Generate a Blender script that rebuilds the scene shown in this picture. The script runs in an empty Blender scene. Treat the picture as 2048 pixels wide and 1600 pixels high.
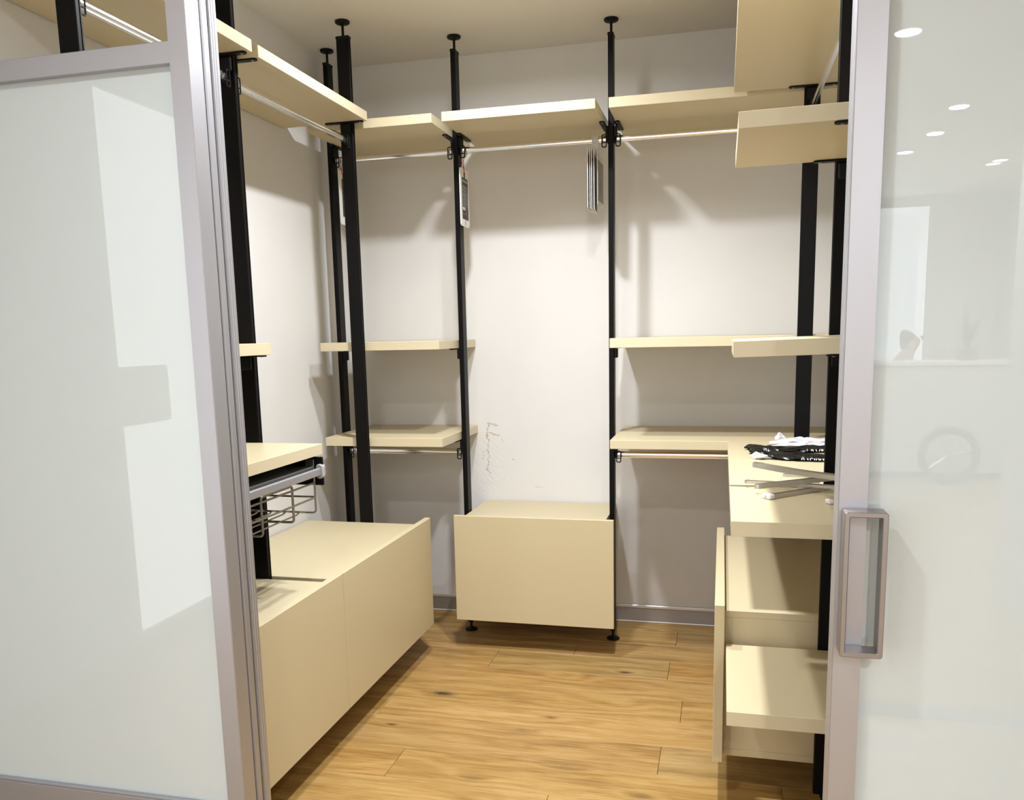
import bpy, bmesh, math, random
from mathutils import Vector, Matrix

random.seed(7)
C = bpy.context.scene.collection
SC = bpy.context.scene

# ------------------------------------------------------------------ camera
cam_d = bpy.data.cameras.new('camera')
cam = bpy.data.objects.new('camera', cam_d)
C.objects.link(cam)
YAW, PITCH, ROLL, FPX = 0.2433300687762055, 0.15353344737159672, -0.021148341234715897, 1674.2233
cy_, sy_, cp_, sp_ = math.cos(YAW), math.sin(YAW), math.cos(PITCH), math.sin(PITCH)
fw = Vector((-sy_ * cp_, cy_ * cp_, -sp_))
rt = Vector((cy_, sy_, 0))
up = rt.cross(fw)
r2 = rt * math.cos(ROLL) + up * math.sin(ROLL)
u2 = -rt * math.sin(ROLL) + up * math.cos(ROLL)
M = Matrix((r2, u2, -fw)).transposed().to_4x4()
M.translation = Vector((0, 0, 1.4072553))
cam.matrix_world = M
cam_d.sensor_width = 36.0
cam_d.lens = FPX / 2048 * 36.0
cam_d.shift_x = -6.812 / 2048
cam_d.shift_y = 128.775 / 2048
cam_d.clip_start = 0.05
SC.camera = cam

# ------------------------------------------------------------------ world, lights, exposure
w = bpy.data.worlds.new('world')
SC.world = w
w.use_nodes = True
w.node_tree.nodes['Background'].inputs[0].default_value = (0.9, 0.95, 1.0, 1)
w.node_tree.nodes['Background'].inputs[1].default_value = 0.15
SC.view_settings.view_transform = 'Standard'
SC.view_settings.look = 'None'
SC.view_settings.exposure = -0.1
SC.view_settings.gamma = 1.0
SC.view_settings.use_curve_mapping = False
SC.cycles.use_denoising = True
SC.cycles.max_bounces = 10
SC.cycles.diffuse_bounces = 7
SC.cycles.glossy_bounces = 5
SC.cycles.transmission_bounces = 4
SC.cycles.sample_clamp_indirect = 8.0
SC.cycles.caustics_reflective = False
SC.cycles.caustics_refractive = False

def area(name, loc, rot, shape, size, size_y, power, col, spread=180):
    l = bpy.data.lights.new(name, 'AREA')
    l.shape = shape
    l.size = size
    if size_y: l.size_y = size_y
    l.energy = power
    l.color = col
    l.spread = math.radians(spread)
    o = bpy.data.objects.new(name, l)
    C.objects.link(o)
    o.location = loc
    o.rotation_euler = rot
    return o

WARM = (0.935, 0.96, 1.0)
NEUT = (0.97, 0.985, 1.0)
FILL_COL = (0.86, 0.92, 1.0)
# downlights recessed in the closet's ceiling
area('closet_downlight', (-0.86, 2.84, 2.697), (0, 0, 0), 'DISK', 0.11, 0, 32, WARM, 168)
area('closet_downlight', (-0.34, 2.32, 2.697), (0, 0, 0), 'DISK', 0.11, 0, 37, WARM, 136)
# downlights of the showroom in front of the closet (the ones mirrored in the right-hand pane)
SHOW = [(0.773, -1.137), (1.342, -2.609), (1.371, -3.32), (1.30, -3.933), (2.102, -4.669), (2.112, -4.529)]
for i_, (x, y) in enumerate(SHOW):
    area('showroom_light', (x, y, 2.688), (0, 0, 0), 'DISK', 0.10, 0, 46 if i_ == 0 else 24, NEUT, 160)
for x, y in [(-0.75, 0.75), (-1.6, -1.3), (0.1, -1.9), (-0.6, -3.6)]:  # unseen lamps added to brighten the showroom and the door fronts
    area('showroom_light', (x, y, 2.688), (0, 0, 0), 'DISK', 0.12, 0, 18, NEUT, 165)
# unseen cool fill light added behind the camera to light the door fronts
area('rear_fill_light', (-0.3, -6.35, 1.45), (math.radians(90), 0, 0), 'RECTANGLE', 4.6, 2.3, 95, FILL_COL)

# ------------------------------------------------------------------ materials
def mat(name, col, rough=0.5, metal=0.0, spec=0.5, coat=0.0, coat_rough=0.03):
    m = bpy.data.materials.new(name)
    m.use_nodes = True
    b = m.node_tree.nodes['Principled BSDF']
    b.inputs['Base Color'].default_value = (*col, 1)
    b.inputs['Roughness'].default_value = rough
    b.inputs['Metallic'].default_value = metal
    b.inputs['Specular IOR Level'].default_value = spec
    b.inputs['Coat Weight'].default_value = coat
    b.inputs['Coat Roughness'].default_value = coat_rough
    return m

class NT:
    """tiny helper for shader node maths"""
    def __init__(s, m): s.t = m.node_tree; s.n = s.t.nodes; s.b = s.n['Principled BSDF']
    def _in(s, sock, v):
        if hasattr(v, 'is_linked') or hasattr(v, 'links'): s.t.links.new(v, sock)
        else: sock.default_value = v
    def m(s, op, a, b=0.0, c=0.0):
        n = s.n.new('ShaderNodeMath'); n.operation = op
        s._in(n.inputs[0], a); s._in(n.inputs[1], b); s._in(n.inputs[2], c)
        return n.outputs[0]
    def xyz(s, x, y, z):
        n = s.n.new('ShaderNodeCombineXYZ')
        for i, v in enumerate((x, y, z)): s._in(n.inputs[i], v)
        return n.outputs[0]
    def pos(s):
        g = s.n.new('ShaderNodeNewGeometry'); n = s.n.new('ShaderNodeSeparateXYZ')
        s.t.links.new(g.outputs['Position'], n.inputs[0])
        return n.outputs[0], n.outputs[1], n.outputs[2]
    def noise(s, vec, scale, detail=4, rough=0.55):
        n = s.n.new('ShaderNodeTexNoise'); n.inputs['Scale'].default_value = scale
        n.inputs['Detail'].default_value = detail; n.inputs['Roughness'].default_value = rough
        if vec is not None: s.t.links.new(vec, n.inputs['Vector'])
        return n.outputs['Fac']
    def ramp(s, v, stops):
        n = s.n.new('ShaderNodeValToRGB'); e = n.color_ramp.elements
        while len(e) < len(stops): e.new(0.5)
        for k, (p, c) in enumerate(stops):
            e[k].position = p; e[k].color = (*c, 1) if len(c) == 3 else c
        s.t.links.new(v, n.inputs[0]); return n.outputs[0]
    def mix(s, f, a, b, mode='MIX'):
        n = s.n.new('ShaderNodeMix'); n.data_type = 'RGBA'; n.blend_type = mode
        s._in(n.inputs[0], f)
        for sk, v in ((n.inputs[6], a), (n.inputs[7], b)):
            if isinstance(v, tuple): sk.default_value = (*v, 1)
            else: s.t.links.new(v, sk)
        return n.outputs[2]
    def bump(s, h, strength, dist=0.01):
        n = s.n.new('ShaderNodeBump'); n.inputs['Strength'].default_value = strength
        n.inputs['Distance'].default_value = dist
        s.t.links.new(h, n.inputs['Height']); s.t.links.new(n.outputs[0], s.b.inputs['Normal'])
    def col(s, c): s.t.links.new(c, s.b.inputs['Base Color'])

CREAM_C = (0.55, 0.47, 0.30)
CREAM = mat('cream_laminate', CREAM_C, 0.42, spec=0.4)
nt = NT(CREAM)
x, y, z = nt.pos()
nt.bump(nt.noise(nt.xyz(x, y, z), 900, 2), 0.03, 0.001)
CREAM_EDGE = mat('cream_edge_band', (0.60, 0.525, 0.355), 0.38, spec=0.45)

BLACK = mat('black_metal', (0.005, 0.0042, 0.0038), 0.42, spec=0.12)
nt = NT(BLACK); x, y, z = nt.pos()
nt.bump(nt.noise(nt.xyz(x, y, z), 1200, 2), 0.05, 0.0005)
BLACK_PLASTIC = mat('black_plastic', (0.005, 0.005, 0.005), 0.5, spec=0.2)
CHROME = mat('chrome', (0.92, 0.92, 0.92), 0.2, metal=1.0)
STEEL = mat('brushed_steel', (0.62, 0.61, 0.58), 0.3, metal=1.0)
WIRE = mat('grey_wire', (0.30, 0.28, 0.24), 0.38, metal=0.8)
GREY_PLASTIC = mat('grey_plastic', (0.38, 0.38, 0.39), 0.4)
DARK_GREY = mat('dark_grey_metal', (0.11, 0.115, 0.11), 0.45)

ALU = mat('satin_aluminium', (0.47, 0.47, 0.505), 0.47, metal=0.8)
nt = NT(ALU); x, y, z = nt.pos()
nt.bump(nt.noise(nt.xyz(nt.m('MULTIPLY', x, 40.0), nt.m('MULTIPLY', y, 40.0), nt.m('MULTIPLY', z, 2.0)), 30, 3), 0.02, 0.0005)
ALU_HANDLE = mat('handle_aluminium', (0.34, 0.32, 0.32), 0.4, metal=0.85)
ALU_DARK = mat('dark_groove_strip', (0.06, 0.055, 0.045), 0.6)

GLASS = mat('back_painted_glass', (0.55, 0.62, 0.645), 0.6, spec=0.0, coat=1.0, coat_rough=0.0)
GLASS.node_tree.nodes['Principled BSDF'].inputs['Coat IOR'].default_value = 1.8
GLASS_EDGE = mat('glass_edge', (0.35, 0.50, 0.42), 0.2)

PAINT = (0.71, 0.70, 0.685)
def wall_paint(name, scuffs=False, col=PAINT):
    m = mat(name, col, 0.65, spec=0.25)
    n = NT(m); x, y, z = n.pos()
    v = n.xyz(x, y, z)
    big = n.noise(v, 3.2, 5, 0.6)
    fine = n.noise(v, 55, 4)
    h = n.m('ADD', n.m('MULTIPLY', big, 0.35), n.m('MULTIPLY', fine, 0.12))
    c = n.ramp(big, [(0.3, tuple(k * 0.965 for k in col)), (0.7, col)])
    if scuffs:
        def seg(x0, z0, x1, z1, wd):
            # distance to a short segment on the wall, as a soft mask
            dx, dz = x1 - x0, z1 - z0; L2 = dx * dx + dz * dz + 1e-6
            t = n.m('DIVIDE', n.m('ADD', n.m('MULTIPLY', n.m('SUBTRACT', x, x0), dx), n.m('MULTIPLY', n.m('SUBTRACT', z, z0), dz)), L2)
            t = n.m('MINIMUM', n.m('MAXIMUM', t, 0.0), 1.0)
            ex = n.m('SUBTRACT', n.m('SUBTRACT', x, x0), n.m('MULTIPLY', t, dx))
            ez = n.m('SUBTRACT', n.m('SUBTRACT', z, z0), n.m('MULTIPLY', t, dz))
            d = n.m('SQRT', n.m('ADD', n.m('MULTIPLY', ex, ex), n.m('MULTIPLY', ez, ez)))
            k = n.m('SUBTRACT', 1.0, n.m('DIVIDE', d, wd)); k.node.use_clamp = True
            return k
        wb = n.noise(v, 28, 3, 0.6)
        x0_, z0_ = x, z
        x = n.m('ADD', x, n.m('MULTIPLY', n.m('SUBTRACT', wb, 0.5), 0.045)); z = n.m('ADD', z, n.m('MULTIPLY', n.m('SUBTRACT', n.noise(v, 23, 3, 0.6), 0.5), 0.04))
        mk = None
        for s in [(-1.13, 0.975, -1.07, 0.968, 0.013), (-1.12, 0.968, -1.125, 0.93, 0.010), (-1.118, 0.93, -1.07, 0.918, 0.016),
                  (-1.128, 0.93, -1.130, 0.735, 0.012), (-1.14, 0.742, -1.115, 0.728, 0.011), (-1.15, 0.84, -1.155, 0.80, 0.008),
                  (-1.055, 0.90, -1.045, 0.885, 0.007), (-0.895, 0.656, -0.85, 0.657, 0.005), (-1.0, 0.80, -0.99, 0.79, 0.006),
                  (-1.045, 0.703, -1.043, 0.702, 0.006)]:
            q = seg(*s); mk = q if mk is None else n.m('MAXIMUM', mk, q)
        br = n.noise(v, 150, 4, 0.8)
        x, z = x0_, z0_
        chip = n.m('GREATER_THAN', n.m('MULTIPLY', mk, br), 0.40)
        c = n.mix(chip, c, (0.47, 0.42, 0.31))
        # filler smears in relief around the worn spot
        rg = n.m('SUBTRACT', 1.0, n.m('DIVIDE', n.m('SQRT', n.m('ADD', n.m('POWER', n.m('ADD', x, 1.13), 2.0), n.m('POWER', n.m('MULTIPLY', n.m('SUBTRACT', z, 0.74), 0.6), 2.0))), 0.16))
        rg.node.use_clamp = True
        smear = n.noise(n.xyz(n.m('MULTIPLY', n.m('ADD', x, z), 2.5), y, n.m('MULTIPLY', n.m('SUBTRACT', x, z), 0.6)), 30, 3, 0.6)
        h = n.m('ADD', h, n.m('MULTIPLY', n.m('MULTIPLY', rg, smear), 1.1))
        h = n.m('SUBTRACT', h, n.m('MULTIPLY', chip, 0.3))
    n.col(c)
    n.bump(h, 0.22, 0.012)
    return m
WALL = wall_paint('white_wall_paint')
WALL_SCUFFED = wall_paint('white_wall_paint_scuffed', True)
WALL_GREY = wall_paint('grey_wall_paint', col=(0.55, 0.55, 0.53))
WALL_DARK = wall_paint('dark_grey_wall_paint', col=(0.42, 0.42, 0.41))
CEIL = wall_paint('ceiling_paint', col=(0.74, 0.725, 0.70))
SKIRT = mat('grey_brown_skirting', (0.30, 0.27, 0.245), 0.38, metal=0.35)
SKIRT_LIP = mat('pale_skirting_lip', (0.62, 0.58, 0.54), 0.3, metal=0.5)
WHITE_LIP = mat('white_sealing_lip', (0.8, 0.8, 0.82), 0.4)

# oak plank floor; each plank carries its own tint in its object colour
WOOD = bpy.data.materials.new('oak_planks'); WOOD.use_nodes = True
n = NT(WOOD); x, y, z = n.pos()
oi = n.n.new('ShaderNodeObjectInfo')
rnd = oi.outputs['Random']
KN = [(-1.062, 2.993, 0.034, 1), (-0.678, 2.752, 0.026, 0.5), (-0.480, 2.523, 0.030, 0.35), (-0.753, 2.402, 0.024, 0.3), (-0.375, 3.339, 0.018, 0.9),
      (-0.60, 2.87, 0.012, 0.8), (-1.16, 2.70, 0.010, 0.8), (-0.22, 2.40, 0.028, 0.4), (-0.36, 3.03, 0.03, 0.0), (-0.60, 3.25, 0.035, 0.0), (-1.2, 2.42, 0.04, 0.0), (-0.30, 3.87, 0.02, 0.6)]
ph, dark = None, None
for kx, ky, kr, kd in KN:
    ex = n.m('DIVIDE', n.m('SUBTRACT', x, kx), 2.6 * kr); ey = n.m('DIVIDE', n.m('SUBTRACT', y, ky), kr)
    d2 = n.m('ADD', n.m('MULTIPLY', ex, ex), n.m('MULTIPLY', ey, ey))
    g = n.m('POWER', 2.718, n.m('MULTIPLY', d2, -0.8))
    ph = n.m('MULTIPLY', g, 5.5) if ph is None else n.m('ADD', ph, n.m('MULTIPLY', g, 5.5))
    if kd:
        q = n.m('MULTIPLY', n.m('POWER', 2.718, n.m('MULTIPLY', d2, -3.0)), kd)
        dark = q if dark is None else n.m('MAXIMUM', dark, q)
off = n.m('MULTIPLY', rnd, 61.0)
warp = n.noise(n.xyz(n.m('ADD', n.m('MULTIPLY', x, 1.1), off), n.m('MULTIPLY', y, 5.0), off), 1.6, 4, 0.55)
rings = n.m('SINE', n.m('ADD', n.m('ADD', n.m('MULTIPLY', y, 70.0), n.m('MULTIPLY', warp, 26.0)), ph))
fibre = n.noise(n.xyz(n.m('ADD', n.m('MULTIPLY', x, 4.0), off), n.m('MULTIPLY', y, 230.0), off), 1.0, 6, 0.7)
cloud = n.noise(n.xyz(n.m('ADD', n.m('MULTIPLY', x, 1.6), off), n.m('MULTIPLY', y, 9.0), 0.3), 1.3, 4, 0.6)
f = n.m('ADD', n.m('MULTIPLY', rings, 0.06), n.m('ADD', n.m('MULTIPLY', fibre, 0.74), n.m('MULTIPLY', cloud, 0.40)))
c = n.ramp(f, [(0.30, (0.125, 0.066, 0.016)), (0.45, (0.275, 0.157, 0.046)), (0.58, (0.375, 0.226, 0.072)), (0.76, (0.47, 0.312, 0.124))])
pores = n.noise(n.xyz(n.m('ADD', n.m('MULTIPLY', x, 14.0), off), n.m('MULTIPLY', y, 420.0), off), 1.0, 2, 0.5)
pm = n.m('GREATER_THAN', pores, 0.68)
c = n.mix(n.m('MULTIPLY', pm, 0.45), c, (0.20, 0.10, 0.03))
kno = n.m('MULTIPLY', dark, n.m('ADD', 0.5, n.noise(n.xyz(x, y, z), 90, 3))); kno.node.use_clamp = True
c = n.mix(kno, c, (0.035, 0.020, 0.010))
c = n.mix(1.0, c, oi.outputs['Color'], 'MULTIPLY')
n.col(c)
n.b.inputs['Roughness'].default_value = 0.42
n.b.inputs['Specular IOR Level'].default_value = 0.4
n.bump(n.m('SUBTRACT', n.m('MULTIPLY', fibre, 0.6), pm), 0.10, 0.002)
SUBFLOOR = mat('dark_joint', (0.10, 0.06, 0.03), 0.8)

WHITE_CARD = mat('white_card', (0.80, 0.79, 0.77), 0.45)
PRINT_DARK = mat('dark_print', (0.045, 0.036, 0.032), 0.45)
PRINT_GREY = mat('grey_print', (0.16, 0.16, 0.16), 0.45)
GREY_CARD = mat('grey_card', (0.30, 0.285, 0.235), 0.5)
RED_CORD = mat('red_cord', (0.45, 0.02, 0.03), 0.6)
BLACK_FOIL = mat('black_plastic_film', (0.005, 0.005, 0.005), 0.3, spec=0.35)
WHITE_CLOTH = mat('white_fabric', (0.56, 0.54, 0.56), 0.8)
WHITE_PLASTIC = mat('white_plastic', (0.80, 0.80, 0.82), 0.3)
GREY_STRAP = mat('grey_satin_strap', (0.52, 0.49, 0.43), 0.3, metal=0.55)
LAMP_ON = bpy.data.materials.new('lamp_disc'); LAMP_ON.use_nodes = True
LAMP_ON.node_tree.nodes['Principled BSDF'].inputs['Emission Color'].default_value = (1, 0.97, 0.92, 1)
LAMP_ON.node_tree.nodes['Principled BSDF'].inputs['Emission Strength'].default_value = 25.0
DAY_GLASS = bpy.data.materials.new('daylit_window_glass'); DAY_GLASS.use_nodes = True
DAY_GLASS.node_tree.nodes['Principled BSDF'].inputs['Emission Color'].default_value = (0.86, 0.93, 1.0, 1)
DAY_GLASS.node_tree.nodes['Principled BSDF'].inputs['Emission Strength'].default_value = 1.6
WHITE_METAL = mat('white_lamp_ring', (0.8, 0.8, 0.8), 0.4)
LEAF = mat('green_leaf', (0.06, 0.12, 0.03), 0.5)
RUBBER = mat('black_rubber', (0.02, 0.02, 0.02), 0.7)

# ------------------------------------------------------------------ mesh helpers
def b_box(bm, x0, x1, y0, y1, z0, z1):
    vs = [bm.verts.new(p) for p in ((x0, y0, z0), (x1, y0, z0), (x1, y1, z0), (x0, y1, z0), (x0, y0, z1), (x1, y0, z1), (x1, y1, z1), (x0, y1, z1))]
    for f in ((3, 2, 1, 0), (4, 5, 6, 7), (0, 1, 5, 4), (1, 2, 6, 5), (2, 3, 7, 6), (3, 0, 4, 7)):
        bm.faces.new([vs[i] for i in f])
    return vs

def b_prism(bm, pts, a0, a1, axis='z'):
    """extrude a 2D outline along an axis"""
    def P(p, a):
        return {'z': (p[0], p[1], a), 'y': (p[0], a, p[1]), 'x': (a, p[0], p[1])}[axis]
    lo = [bm.verts.new(P(p, a0)) for p in pts]; hi = [bm.verts.new(P(p, a1)) for p in pts]
    k = len(pts)
    for i in range(k): bm.faces.new((lo[i], lo[(i + 1) % k], hi[(i + 1) % k], hi[i]))
    bm.faces.new(lo[::-1]); bm.faces.new(hi)

def b_ring(bm, outer, inner, a0, a1, axis='y'):
    """prism of the area between two outlines with the same number of points"""
    def P(p, a):
        return {'z': (p[0], p[1], a), 'y': (p[0], a, p[1]), 'x': (a, p[0], p[1])}[axis]
    k = len(outer)
    o0 = [bm.verts.new(P(p, a0)) for p in outer]; o1 = [bm.verts.new(P(p, a1)) for p in outer]
    i0 = [bm.verts.new(P(p, a0)) for p in inner]; i1 = [bm.verts.new(P(p, a1)) for p in inner]
    for i in range(k):
        j = (i + 1) % k
        bm.faces.new((o0[i], o0[j], o1[j], o1[i])); bm.faces.new((i1[i], i1[j], i0[j], i0[i]))
        bm.faces.new((o1[i], o1[j], i1[j], i1[i])); bm.faces.new((i0[i], i0[j], o0[j], o0[i]))

def b_cyl(bm, cx, cy, z0, z1, r0, r1=None, seg=24):
    r1 = r0 if r1 is None else r1
    lo = [bm.verts.new((cx + r0 * math.cos(t), cy + r0 * math.sin(t), z0)) for t in [2 * math.pi * i / seg for i in range(seg)]]
    hi = [bm.verts.new((cx + r1 * math.cos(t), cy + r1 * math.sin(t), z1)) for t in [2 * math.pi * i / seg for i in range(seg)]]
    for i in range(seg): bm.faces.new((lo[i], lo[(i + 1) % seg], hi[(i + 1) % seg], hi[i]))
    bm.faces.new(lo[::-1]); bm.faces.new(hi)

def b_lathe(bm, cx, cy, prof, seg=28):
    rings = []
    for r, z in prof:
        rings.append([bm.verts.new((cx + r * math.cos(2 * math.pi * i / seg), cy + r * math.sin(2 * math.pi * i / seg), z)) for i in range(seg)])
    for a, b in zip(rings, rings[1:]):
        for i in range(seg): bm.faces.new((a[i], a[(i + 1) % seg], b[(i + 1) % seg], b[i]))
    bm.faces.new(rings[0][::-1]); bm.faces.new(rings[-1])

def b_tube(bm, pts, r, seg=8, closed=False, sx=1.0, sy=1.0):
    """round (or oval) bar along a polyline"""
    pts = [Vector(p) for p in pts]; k = len(pts); rings = []; prev = None
    for i, p in enumerate(pts):
        if closed: d = (pts[(i + 1) % k] - pts[i - 1]).normalized()
        elif i == 0: d = (pts[1] - p).normalized()
        elif i == k - 1: d = (p - pts[-2]).normalized()
        else: d = ((pts[i + 1] - p).normalized() + (p - pts[i - 1]).normalized()).normalized()
        if prev is None:
            a = Vector((0, 0, 1)) if abs(d.z) < 0.9 else Vector((1, 0, 0))
            s = d.cross(a).normalized()
        else:
            s = (prev - d * prev.dot(d)).normalized()
        prev = s; t = d.cross(s)
        rings.append([bm.verts.new(p + (s * math.cos(q) * sx + t * math.sin(q) * sy) * r) for q in [2 * math.pi * j / seg for j in range(seg)]])
    prs = list(zip(rings, rings[1:])) + ([(rings[-1], rings[0])] if closed else [])
    for a, b in prs:
        for j in range(seg): bm.faces.new((a[j], a[(j + 1) % seg], b[(j + 1) % seg], b[j]))
    if not closed:
        bm.faces.new(rings[0][::-1]); bm.faces.new(rings[-1])

def rrect(x0, x1, z0, z1, r, k=4):
    out = []
    for cx, cz, a in ((x1 - r, z1 - r, 0), (x0 + r, z1 - r, 90), (x0 + r, z0 + r, 180), (x1 - r, z0 + r, 270)):
        for i in range(k + 1):
            t = math.radians(a + 90 * i / k); out.append((cx + r * math.cos(t), cz + r * math.sin(t)))
    return out

def fillet(pts, r, k=4):
    """round the corners of an open polyline"""
    pts = [Vector(p) for p in pts]; out = [pts[0]]
    for a, b, c in zip(pts, pts[1:], pts[2:]):
        u, v = (a - b), (c - b); rr = min(r, u.length * 0.45, v.length * 0.45)
        p, q = b + u.normalized() * rr, b + v.normalized() * rr
        for i in range(k + 1):
            t = i / k; out.append(p * (1 - t) ** 2 + b * 2 * t * (1 - t) + q * t * t)
    out.append(pts[-1]); return out

ORG = {}
def org(o):
    return ORG.get(o.name, Vector((0, 0, 0))) if o is not None else Vector((0, 0, 0))

def finish(name, bm, m, parent=None, loc=None, bevel=0.0, smooth=False, seg=1):
    """world-space bmesh -> one linked object whose origin is at loc (or its own base centre)"""
    bmesh.ops.recalc_face_normals(bm, faces=bm.faces)
    if bevel:
        es = [e for e in bm.edges if len(e.link_faces) == 2 and e.calc_face_angle(0) > 0.6]
        bmesh.ops.bevel(bm, geom=es, offset=bevel, segments=seg, profile=0.5, affect='EDGES')
    xs = [v.co for v in bm.verts]
    if loc is None:
        loc = Vector(((min(v.x for v in xs) + max(v.x for v in xs)) / 2, (min(v.y for v in xs) + max(v.y for v in xs)) / 2, min(v.z for v in xs)))
    loc = Vector(loc)
    bmesh.ops.translate(bm, verts=bm.verts, vec=-loc)
    me = bpy.data.meshes.new(name); bm.to_mesh(me); bm.free()
    if smooth:
        for p in me.polygons: p.use_smooth = True
        try: me.set_sharp_from_angle(angle=math.radians(40))
        except Exception: pass
    me.materials.append(m)
    o = bpy.data.objects.new(name, me); C.objects.link(o)
    ORG[o.name] = loc
    if parent is not None:
        o.parent = parent; o.location = loc - org(parent)
    else:
        o.location = loc
    return o

def boxo(name, x0, x1, y0, y1, z0, z1, m, parent=None, bevel=0.0015, loc=None):
    bm = bmesh.new(); b_box(bm, x0, x1, y0, y1, z0, z1)
    return finish(name, bm, m, parent, loc, bevel)

def empty(name, loc, rot=None):
    o = bpy.data.objects.new(name, None); C.objects.link(o); o.location = loc
    o.empty_display_size = 0.05
    ORG[o.name] = Vector(loc)
    return o

def tag(o, label, cat, group=None, kind=None):
    o['label'] = label; o['category'] = cat
    if group: o['group'] = group
    if kind: o['kind'] = kind
    return o

def struct(o, label=None):
    o['kind'] = 'structure'
    if label: o['label'] = label
    return o

# ------------------------------------------------------------------ room shell
XL, XR, YW, H = -1.835, 0.585, 3.986, 2.70
struct(boxo('wall_back', XL - 0.1, XR + 0.1, YW, YW + 0.1, 0, H, WALL_SCUFFED, bevel=0), 'white back wall of the closet with scuffed paint near the middle')
struct(boxo('wall_left', XL - 0.1, XL, 1.86, YW, 0, H, WALL, bevel=0), 'white left wall of the closet behind the left shelves')
struct(boxo('wall_right', XR, XR + 0.1, 1.62, YW, 0, H, WALL, bevel=0), 'white right wall of the closet behind the right shelves')
struct(boxo('ceiling', -3.0, 3.4, -6.6, YW + 0.1, H, H + 0.1, CEIL, bevel=0), 'plain white ceiling over closet and showroom')
# front of house (seen only mirrored in the glass panes)
bm = bmesh.new()
b_box(bm, -2.72, -2.62, 0.26, 1.86, 0, H); b_box(bm, -2.72, -2.62, -6.5, -2.60, 0, H); b_box(bm, -2.72, -2.62, -2.60, 0.26, 2.56, H)
struct(finish('wall_outer_left', bm, WALL_DARK), 'grey side wall of the showroom left of the closet')
struct(boxo('wall_front_left', -2.62, XL - 0.1, 1.86, 1.96, 0, H, WALL, bevel=0), 'white wall strip beside the closet opening')
struct(boxo('wall_front_right', XR, 1.36, 1.62, 1.72, 0, H, WALL, bevel=0), 'white wall strip right of the closet opening')
struct(boxo('wall_outer_right', 1.36, 1.46, -1.46, 1.72, 0, H, WALL_GREY, bevel=0), 'grey side wall of the showroom right of the closet')
struct(boxo('wall_far_right', 2.7, 2.8, -6.5, -1.36, 0, H, WALL, bevel=0), 'white far side wall of the showroom')
struct(boxo('wall_return_right', 1.46, 2.7, -1.46, -1.36, 0, H, WALL, bevel=0), 'white return wall of the showroom')
bm = bmesh.new()
b_box(bm, -2.72, -2.6, -6.6, -6.5, 0, H); b_box(bm, 2.0, 2.8, -6.6, -6.5, 0, H)
b_box(bm, -2.6, 2.0, -6.6, -6.5, 0, 0.3); b_box(bm, -2.6, 2.0, -6.6, -6.5, 2.6, H)
struct(finish('wall_rear', bm, WALL), 'white rear wall of the showroom around the added window opening')
wn2 = empty('window_2', (-2.68, -1.2, 0)); struct(wn2, 'bright daylit shop window mirrored in the left glass pane')
boxo('window_pane', -2.66, -2.65, -2.54, 0.20, 0.06, 2.50, DAY_GLASS, wn2, bevel=0)
boxo('window_frame', -2.72, -2.63, 0.20, 0.26, 0.0, 2.56, WALL_GREY, wn2)
boxo('window_frame', -2.72, -2.63, -2.60, -2.54, 0.0, 2.56, WALL_GREY, wn2)
boxo('window_frame', -2.72, -2.63, -2.54, 0.20, 2.50, 2.56, WALL_GREY, wn2)
boxo('window_frame', -2.72, -2.63, -2.54, 0.20, 0.0, 0.06, WALL_GREY, wn2)

fl = bmesh.new()
b_box(fl, -2.72, 2.8, -6.6, 1.52, -0.1, 0.0); b_box(fl, -2.72, 2.8, 1.52, YW + 0.1, -0.1, -0.008)
floor = finish('floor', fl, WOOD, loc=(0, 0, 0)); struct(floor, 'oak plank floor running through closet and showroom')
floor.data.materials.append(SUBFLOOR)
floor.color = (1, 1, 1, 1)
for p in floor.data.polygons:
    if p.center.y > 1.53 and p.normal.z > 0.5: p.material_index = 1
# planks, rows 0.19 m wide, laid along x; visible joints placed as photographed
rows = {}
k0 = 3.49
JO = {0: [-0.958, -0.198], 1: [-1.40, 0.42], 2: [-0.128, -1.36], 3: [-1.25, 0.35], 4: [-0.182, -1.45], 5: [-1.045, 0.2], 6: [-0.5, -1.5], -1: [-0.62, 0.35], -2: [-0.184, -1.2], -3: [-1.0, 0.2],
      7: [-1.1, 0.1], 8: [-0.3], 9: [-0.9], 10: [-0.2]}
TINT = {(0, 1): (0.93, 0.98, 1.05), (4, 2): (0.90, 0.96, 1.08), (5, 0): (1.0, 0.96, 0.88), (2, 2): (1.0, 0.97, 0.9), (0, 2): (1.05, 0.97, 0.85), (-2, 2): (0.85, 0.87, 0.92), (3, 1): (1.06, 1.06, 1.1)}
pm_i = 0
for k in range(-3, 11):
    y1 = k0 - 0.19 * k; y0 = y1 - 0.19
    if y0 > YW - 0.02 or y1 < 1.53: continue
    y1 = min(y1, YW - 0.001); y0 = max(y0, 1.52)
    cuts = [XL] + sorted(JO.get(k, [-0.6])) + [XR]
    for j, (a, b) in enumerate(zip(cuts, cuts[1:])):
        bm = bmesh.new(); b_box(bm, a + 0.0006, b - 0.0006, y0 + 0.0005, y1 - 0.0005, -0.0078, 0.0)
        o = finish('floor_plank', bm, WOOD, floor, bevel=0.0011)
        t = TINT.get((k, j)) or (lambda q: (q, q * random.uniform(0.97, 1.01), q * random.uniform(0.92, 1.03)))(random.uniform(0.92, 1.06))
        o.color = (*t, 1)

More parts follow.
